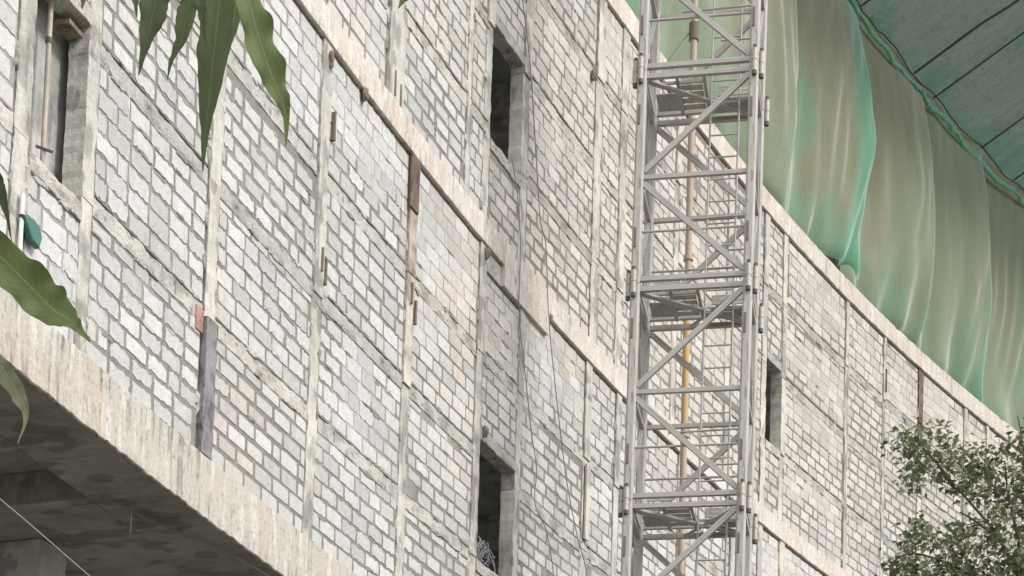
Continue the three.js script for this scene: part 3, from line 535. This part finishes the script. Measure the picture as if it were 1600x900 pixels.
{ // catch fan: an inclined net on outriggers above, seen from below
  const P0 = wp(26, 28.35, 0), fan = thing('catch_fan', 'dark green inclined catch net on thin outrigger poles jutting out above the hanging nets', 'safety net', [P0.x, P0.y, P0.z]);
  const ribs = [20.2, 22.2, 24.2, 26.4, 29.17, 30.25, 32.73, 34.46, 37, 39.5, 42, 44.5], nn = 40, L = 9.5, P = [], UV = [], I = [], us = [];
  for (let r = 0; r < ribs.length - 1; r++) for (let k = 0; k < 12; k++) us.push([mix(ribs[r], ribs[r + 1], k / 12), k / 12]); us.push([ribs[ribs.length - 1], 0]);
  us.forEach(([u, k], i) => { for (let j = 0; j <= nn; j++) {
    const n = L * j / nn, sag = 0.16 * Math.sin(Math.PI * k) * (0.5 + 0.5 * Math.sin(Math.PI * j / nn)) + 0.07 * (fbm(u * 1.7, n * 1.3, 3) - 0.5) + (j < 2 ? 0.1 * (fbm(u * 4, 3, 2) - 0.5) : 0);
    const w = wp(u, 28.4 + 0.37 * n - sag, n - 0.2); P.push(w.x, w.y, w.z); UV.push(u, n); if (j < nn && i < us.length - 1) { const a = i * (nn + 1) + j, b = a + 1, c = a + nn + 1, d = c + 1; I.push(a, c, d, a, d, b); } } });
  const g = new THREE.BufferGeometry(); g.setAttribute('position', new THREE.Float32BufferAttribute(P, 3)); g.setAttribute('uv', new THREE.Float32BufferAttribute(UV, 2)); g.setIndex(I); g.computeVertexNormals();
  const t = tex(512, 512, (x, y) => { const a = fbm(x * 6, y * 6, 4), s = fbm(x * 50 + y * 6, y * 5, 3), d = step(0.66, 0.8, fbm(x * 30 + 3, y * 30, 3)), c = mix3([0.09, 0.16, 0.125], [0.125, 0.16, 0.13], step(0.4, 0.62, a)), k = (0.75 + 0.25 * s) * (1 - 0.12 * d) * (0.8 + 0.4 * fbm(x * 190, y * 170, 2)); return [c[0] * k, c[1] * k, c[2] * k]; });
  part(fan, 'net_sheet', g, new THREE.MeshPhysicalMaterial({ map: rep(t, 9, 7), roughness: 0.95, transmission: 0.45, thickness: 0, side: THREE.DoubleSide }));
  ribs.forEach((u, i) => { const pts = []; for (let k = 0; k <= 12; k++) { const n = L * k / 12 + 0.03; pts.push(wp(u + (i === 4 ? 0.06 * Math.sin(k * 2.3) : 0), 28.27 + 0.37 * n + (i === 4 ? 0.05 * Math.sin(k * 1.9) : 0), n)); } part(fan, 'outrigger_pole', tube(pts, i === 4 ? 0.03 : 0.022, 6, 40), M.bolt); });
  const pts = []; for (let i = 0; i <= 90; i++) { const u = mix(20.2, 44.5, i / 90); pts.push(wp(u, 28.3 - 0.13 * Math.abs(Math.sin(u * 1.35)) + 0.05 * (noise(u * 6, 2) - 0.5), 0.1 + 0.05 * (noise(u * 5, 9) - 0.5))); }
  part(fan, 'edge_rope', tube(pts, 0.016, 6, 360), M.bolt);
}

// ---------------------------------------------------------------- tree below on the right
const leafMat = (c, tr = 0.35) => new THREE.MeshPhysicalMaterial({ color: lin(...c), roughness: 0.42, transmission: tr, thickness: 0, side: THREE.DoubleSide });
{
  const CROWN = [[6.42, 14.416, -30.0, 0.59, 0.38], [5.872, 14.624, -30.0, 0.33, 0.29], [7.066, 14.253, -30.0, 0.4, 0.29], [5.929, 14.063, -30.0, 0.21, 0.15], [6.672, 13.985, -30.0, 0.38, 0.21], [6.24, 13.004, -30.0, 0.59, 0.46], [6.933, 12.823, -30.0, 0.81, 0.53], [7.538, 13.554, -30.0, 0.58, 0.67], [5.702, 12.662, -30.0, 0.24, 0.19], [7.607, 14.578, -30.0, 0.38, 0.34], [8.108, 13.98, -30.0, 0.58, 0.86], [7.333, 12.228, -30.0, 1.05, 0.58], [8.216, 12.763, -30.0, 0.77, 0.67], [6.052, 12.288, -30.0, 0.58, 0.38], [9.2, 13.2, -30.3, 1, 0.9], [8.6, 11.6, -30, 1.3, 0.8], [6.6, 11.3, -30, 1.2, 0.8]];
  const LIMBS = [[[7.628, 12.339, -30.0], [7.225, 13.137, -30.0], [6.825, 13.633, -30.0], [6.525, 13.929, -30.0], [6.176, 14.071, -30.0]], [[7.628, 12.339, -30.0], [7.522, 13.147, -30.0], [7.367, 13.854, -30.0], [7.312, 14.363, -30.0]], [[7.225, 13.137, -30.0], [6.877, 13.38, -30.0], [6.628, 13.525, -30.0]], [[7.527, 12.1, -30.0], [6.441, 12.706, -30.0], [5.847, 12.839, -30.0], [5.603, 12.699, -30.0]], [[7.628, 12.339, -30.0], [7.72, 13.25, -30.0], [7.65, 13.964, -30.0], [7.587, 14.68, -30.0], [7.504, 15.087, -30.0]], [[7.7, 12, -30], [8.6, 12.8, -30.1], [9.2, 13.3, -30.3]], [[6.525, 13.929, -30], [6.2, 14.3, -29.9], [5.9, 14.6, -29.9]]];
  const tree = thing('leafy_tree', 'small leaved green tree whose top rises in front of the right end of the wall', 'tree', [7.7, 0, -30]);
  const bark = std({ color: lin(0.13, 0.11, 0.09), map: rep(concTex, 0.4, 0.8) });
  const taper = (pts, r0, r1, seg) => { const c = new THREE.CatmullRomCurve3(pts), g = new THREE.TubeGeometry(c, seg, 1, 7, false), q = g.attributes.position, p = V3(0, 0, 0); for (let i = 0; i <= seg; i++) { c.getPointAt(i / seg, p); const r = mix(r0, r1, i / seg); for (let k = 0; k <= 7; k++) { const id = i * 8 + k; q.setXYZ(id, p.x + (q.getX(id) - p.x) * r, p.y + (q.getY(id) - p.y) * r, p.z + (q.getZ(id) - p.z) * r); } } g.computeVertexNormals(); return g; };
  part(tree, 'trunk', taper([V3(7.7, 0, -30), V3(7.8, 4, -30), V3(7.55, 8, -30), V3(7.65, 12.4, -30)], 0.22, 0.07, 30), bark);
  for (const l of LIMBS) part(tree, 'branch', taper(l.map((p) => V3(...p)), 0.036, 0.01, 16), bark);
  setSeed(41);
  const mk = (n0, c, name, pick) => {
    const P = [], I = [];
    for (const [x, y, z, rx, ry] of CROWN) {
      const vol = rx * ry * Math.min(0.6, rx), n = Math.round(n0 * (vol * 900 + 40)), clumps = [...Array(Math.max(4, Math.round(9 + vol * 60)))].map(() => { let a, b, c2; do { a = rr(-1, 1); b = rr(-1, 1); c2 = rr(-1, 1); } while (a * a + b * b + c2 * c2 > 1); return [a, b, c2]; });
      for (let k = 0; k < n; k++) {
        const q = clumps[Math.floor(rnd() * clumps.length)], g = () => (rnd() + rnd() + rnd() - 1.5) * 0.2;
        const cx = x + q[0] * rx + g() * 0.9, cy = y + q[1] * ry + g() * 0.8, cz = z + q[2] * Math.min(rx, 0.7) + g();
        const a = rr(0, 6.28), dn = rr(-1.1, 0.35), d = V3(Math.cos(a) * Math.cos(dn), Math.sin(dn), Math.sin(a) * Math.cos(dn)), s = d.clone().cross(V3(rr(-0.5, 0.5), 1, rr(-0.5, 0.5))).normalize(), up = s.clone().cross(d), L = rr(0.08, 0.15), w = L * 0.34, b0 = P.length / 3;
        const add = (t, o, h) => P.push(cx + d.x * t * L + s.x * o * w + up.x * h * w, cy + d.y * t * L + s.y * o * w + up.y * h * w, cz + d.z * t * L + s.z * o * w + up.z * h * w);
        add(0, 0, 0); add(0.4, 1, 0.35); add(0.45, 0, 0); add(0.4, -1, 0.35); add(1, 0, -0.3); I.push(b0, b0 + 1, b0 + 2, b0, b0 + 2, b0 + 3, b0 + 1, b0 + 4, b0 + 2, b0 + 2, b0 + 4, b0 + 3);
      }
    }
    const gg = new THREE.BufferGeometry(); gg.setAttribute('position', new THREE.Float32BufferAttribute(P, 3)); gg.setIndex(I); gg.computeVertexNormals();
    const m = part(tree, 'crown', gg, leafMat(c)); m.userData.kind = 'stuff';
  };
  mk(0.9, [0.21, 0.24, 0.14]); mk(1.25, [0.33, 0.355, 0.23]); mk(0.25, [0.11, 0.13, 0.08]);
}

// ---------------------------------------------------------------- long wavy leaves hanging close by
{
  const LEAVES = [[[[-0.443, 3.406, -2.6], [-0.446, 3.341, -2.6], [-0.45, 3.267, -2.6], [-0.455, 3.184, -2.6], [-0.458, 3.125, -2.6], [-0.459, 3.076, -2.6]], 0.0415], [[[-0.416, 3.353, -2.55], [-0.4, 3.295, -2.55], [-0.383, 3.237, -2.55], [-0.365, 3.188, -2.55], [-0.349, 3.15, -2.55], [-0.342, 3.126, -2.55], [-0.341, 3.087, -2.55]], 0.0383], [[[-0.531, 3.428, -2.65], [-0.541, 3.371, -2.65], [-0.549, 3.324, -2.65], [-0.557, 3.282, -2.65], [-0.563, 3.241, -2.65]], 0.0356], [[[-0.479, 3.455, -2.7], [-0.504, 3.397, -2.7], [-0.51, 3.363, -2.7], [-0.516, 3.327, -2.7], [-0.528, 3.296, -2.7], [-0.533, 3.267, -2.7]], 0.0242], [[[-0.42, 3.453, -2.68], [-0.435, 3.386, -2.68], [-0.442, 3.328, -2.68], [-0.45, 3.274, -2.68]], 0.0291], [[[-0.45, 3.309, -2.5], [-0.453, 3.255, -2.5], [-0.45, 3.224, -2.5], [-0.444, 3.186, -2.5]], 0.0128], [[[-0.586, 3.446, -2.72], [-0.588, 3.407, -2.72], [-0.585, 3.373, -2.72]], 0.0156], [[[-0.192, 3.47, -2.75], [-0.206, 3.435, -2.75], [-0.214, 3.417, -2.75]], 0.0141], [[[-0.675, 3.37, -2.6], [-0.666, 3.324, -2.6], [-0.664, 3.297, -2.6]], 0.01], [[[-0.623, 3.386, -2.62], [-0.637, 3.339, -2.62], [-0.639, 3.316, -2.62]], 0.0167], [[[-0.73, 2.888, -2.4], [-0.671, 2.844, -2.4], [-0.634, 2.808, -2.4], [-0.6, 2.776, -2.4], [-0.58, 2.764, -2.4], [-0.568, 2.752, -2.4], [-0.553, 2.736, -2.4]], 0.05], [[[-0.741, 3.043, -2.5], [-0.712, 3.0, -2.5], [-0.697, 2.966, -2.5], [-0.685, 2.916, -2.5]], 0.0192], [[[-0.716, 2.751, -2.45], [-0.682, 2.731, -2.45], [-0.662, 2.704, -2.45], [-0.646, 2.676, -2.45], [-0.641, 2.657, -2.45], [-0.65, 2.624, -2.45]], 0.0204]];
  const t = thing('drooping_tree', 'tree with long drooping wavy edged leaves hanging in from the side', 'tree', [-1.25, 0, -2.65]);
  const bark = std({ color: lin(0.12, 0.1, 0.08), map: rep(concTex, 0.3, 0.6) });
  part(t, 'trunk', new THREE.CylinderGeometry(0.05, 0.1, 4.6, 14).translate(-1.25, 2.3, -2.65), bark);
  part(t, 'branch', tube([V3(-1.25, 4.1, -2.65), V3(-0.95, 3.86, -2.64), V3(-0.55, 3.62, -2.64), V3(-0.18, 3.56, -2.7)], 0.008), bark);
  part(t, 'branch', tube([V3(-1.25, 3.5, -2.65), V3(-1.0, 3.25, -2.5), V3(-0.8, 3.06, -2.45), V3(-0.755, 2.84, -2.42)], 0.006), bark);
  const mats = [[0.06, 0.082, 0.026], [0.078, 0.105, 0.032], [0.045, 0.063, 0.023], [0.16, 0.17, 0.10]].map((c) => { const tx = tex(128, 256, (x, y) => { const r = Math.abs(x - 0.5) * 2, vein = step(0.07, 0.02, r) + 0.35 * step(0.82, 1, Math.sin((y * 46 + r * 5) * 3.1)); const k = 0.8 + 0.35 * fbm(x * 7, y * 16, 3) + 0.5 * vein; return [c[0] * k, c[1] * k, c[2] * k]; }); return new THREE.MeshPhysicalMaterial({ map: tx, roughness: 0.6, specularIntensity: 0.45, transmission: 0.15, thickness: 0, side: THREE.DoubleSide }); });
  setSeed(3);
  LEAVES.forEach(([pts, w], id) => {
    const c = new THREE.CatmullRomCurve3(pts.map((p) => V3(...p))), n = 60, P = [], UV = [], I = [], ph = rr(0, 6), tw = rr(-0.5, 0.5), wv = id === 1 ? 0.15 : id === 0 ? 0.04 : 0.09, view = V3(0, 1.6, 0);
    for (let i = 0; i <= n; i++) {
      const s = i / n, p = c.getPoint(s), d = c.getTangent(s), see = p.clone().sub(view).normalize(), sd = d.clone().cross(V3(0.25 * Math.sin(id), 0.1, 1)).normalize(), nm = sd.clone().cross(d).normalize();
      const prof = Math.pow(Math.sin(Math.PI * Math.min(1, 0.12 + 0.88 * Math.pow(s, 0.85))), 0.9) * (s > 0.4 ? 1 - 0.55 * step(0.4, 0.85, s) : 1), hw = w * 0.53 * prof + 0.0006;
      for (const k of [-1, -0.5, 0, 0.5, 1]) {
        const wav = 1 + (Math.abs(k) === 1 ? wv * Math.sin(s * 30 + 5 * noise(s * 6, id) + ph + k * 1.3) + 0.03 * Math.sin(s * 71 + k) : 0), ht = Math.abs(k) * 0.22 * hw + (Math.abs(k) === 1 ? wv * 2 * hw * Math.sin(s * 30 + 5 * noise(s * 6, id) + ph + k) : 0);
        const ct = Math.cos(tw * (s - 0.3)), st = Math.sin(tw * (s - 0.3));
        const a = k * hw * wav * ct - ht * st, b = k * hw * wav * st + ht * ct; P.push(p.x + sd.x * a + nm.x * b, p.y + sd.y * a + nm.y * b, p.z + sd.z * a + nm.z * b); UV.push(0.5 + k * 0.5, s);
      }
      if (i < n) for (let k = 0; k < 4; k++) { const a = i * 5 + k; I.push(a, a + 5, a + 6, a, a + 6, a + 1); }
    }
    const g = new THREE.BufferGeometry(); g.setAttribute('position', new THREE.Float32BufferAttribute(P, 3)); g.setAttribute('uv', new THREE.Float32BufferAttribute(UV, 2)); g.setIndex(I); g.computeVertexNormals();
    part(t, 'leaf', g, mats[id === 12 ? 3 : id % 3]);
    const a = V3(...pts[0]), st = id < 10 ? V3(a.x * 0.9 - 0.05, 3.6, a.z) : V3(-0.77, 2.95, -2.42);
    part(t, 'leaf_stalk', tube([a, a.clone().lerp(st, 0.5).add(V3(0, 0.01, 0)), st], 0.0025, 5, 10), mats[1]);
  });
}

renderer.render(scene, camera);
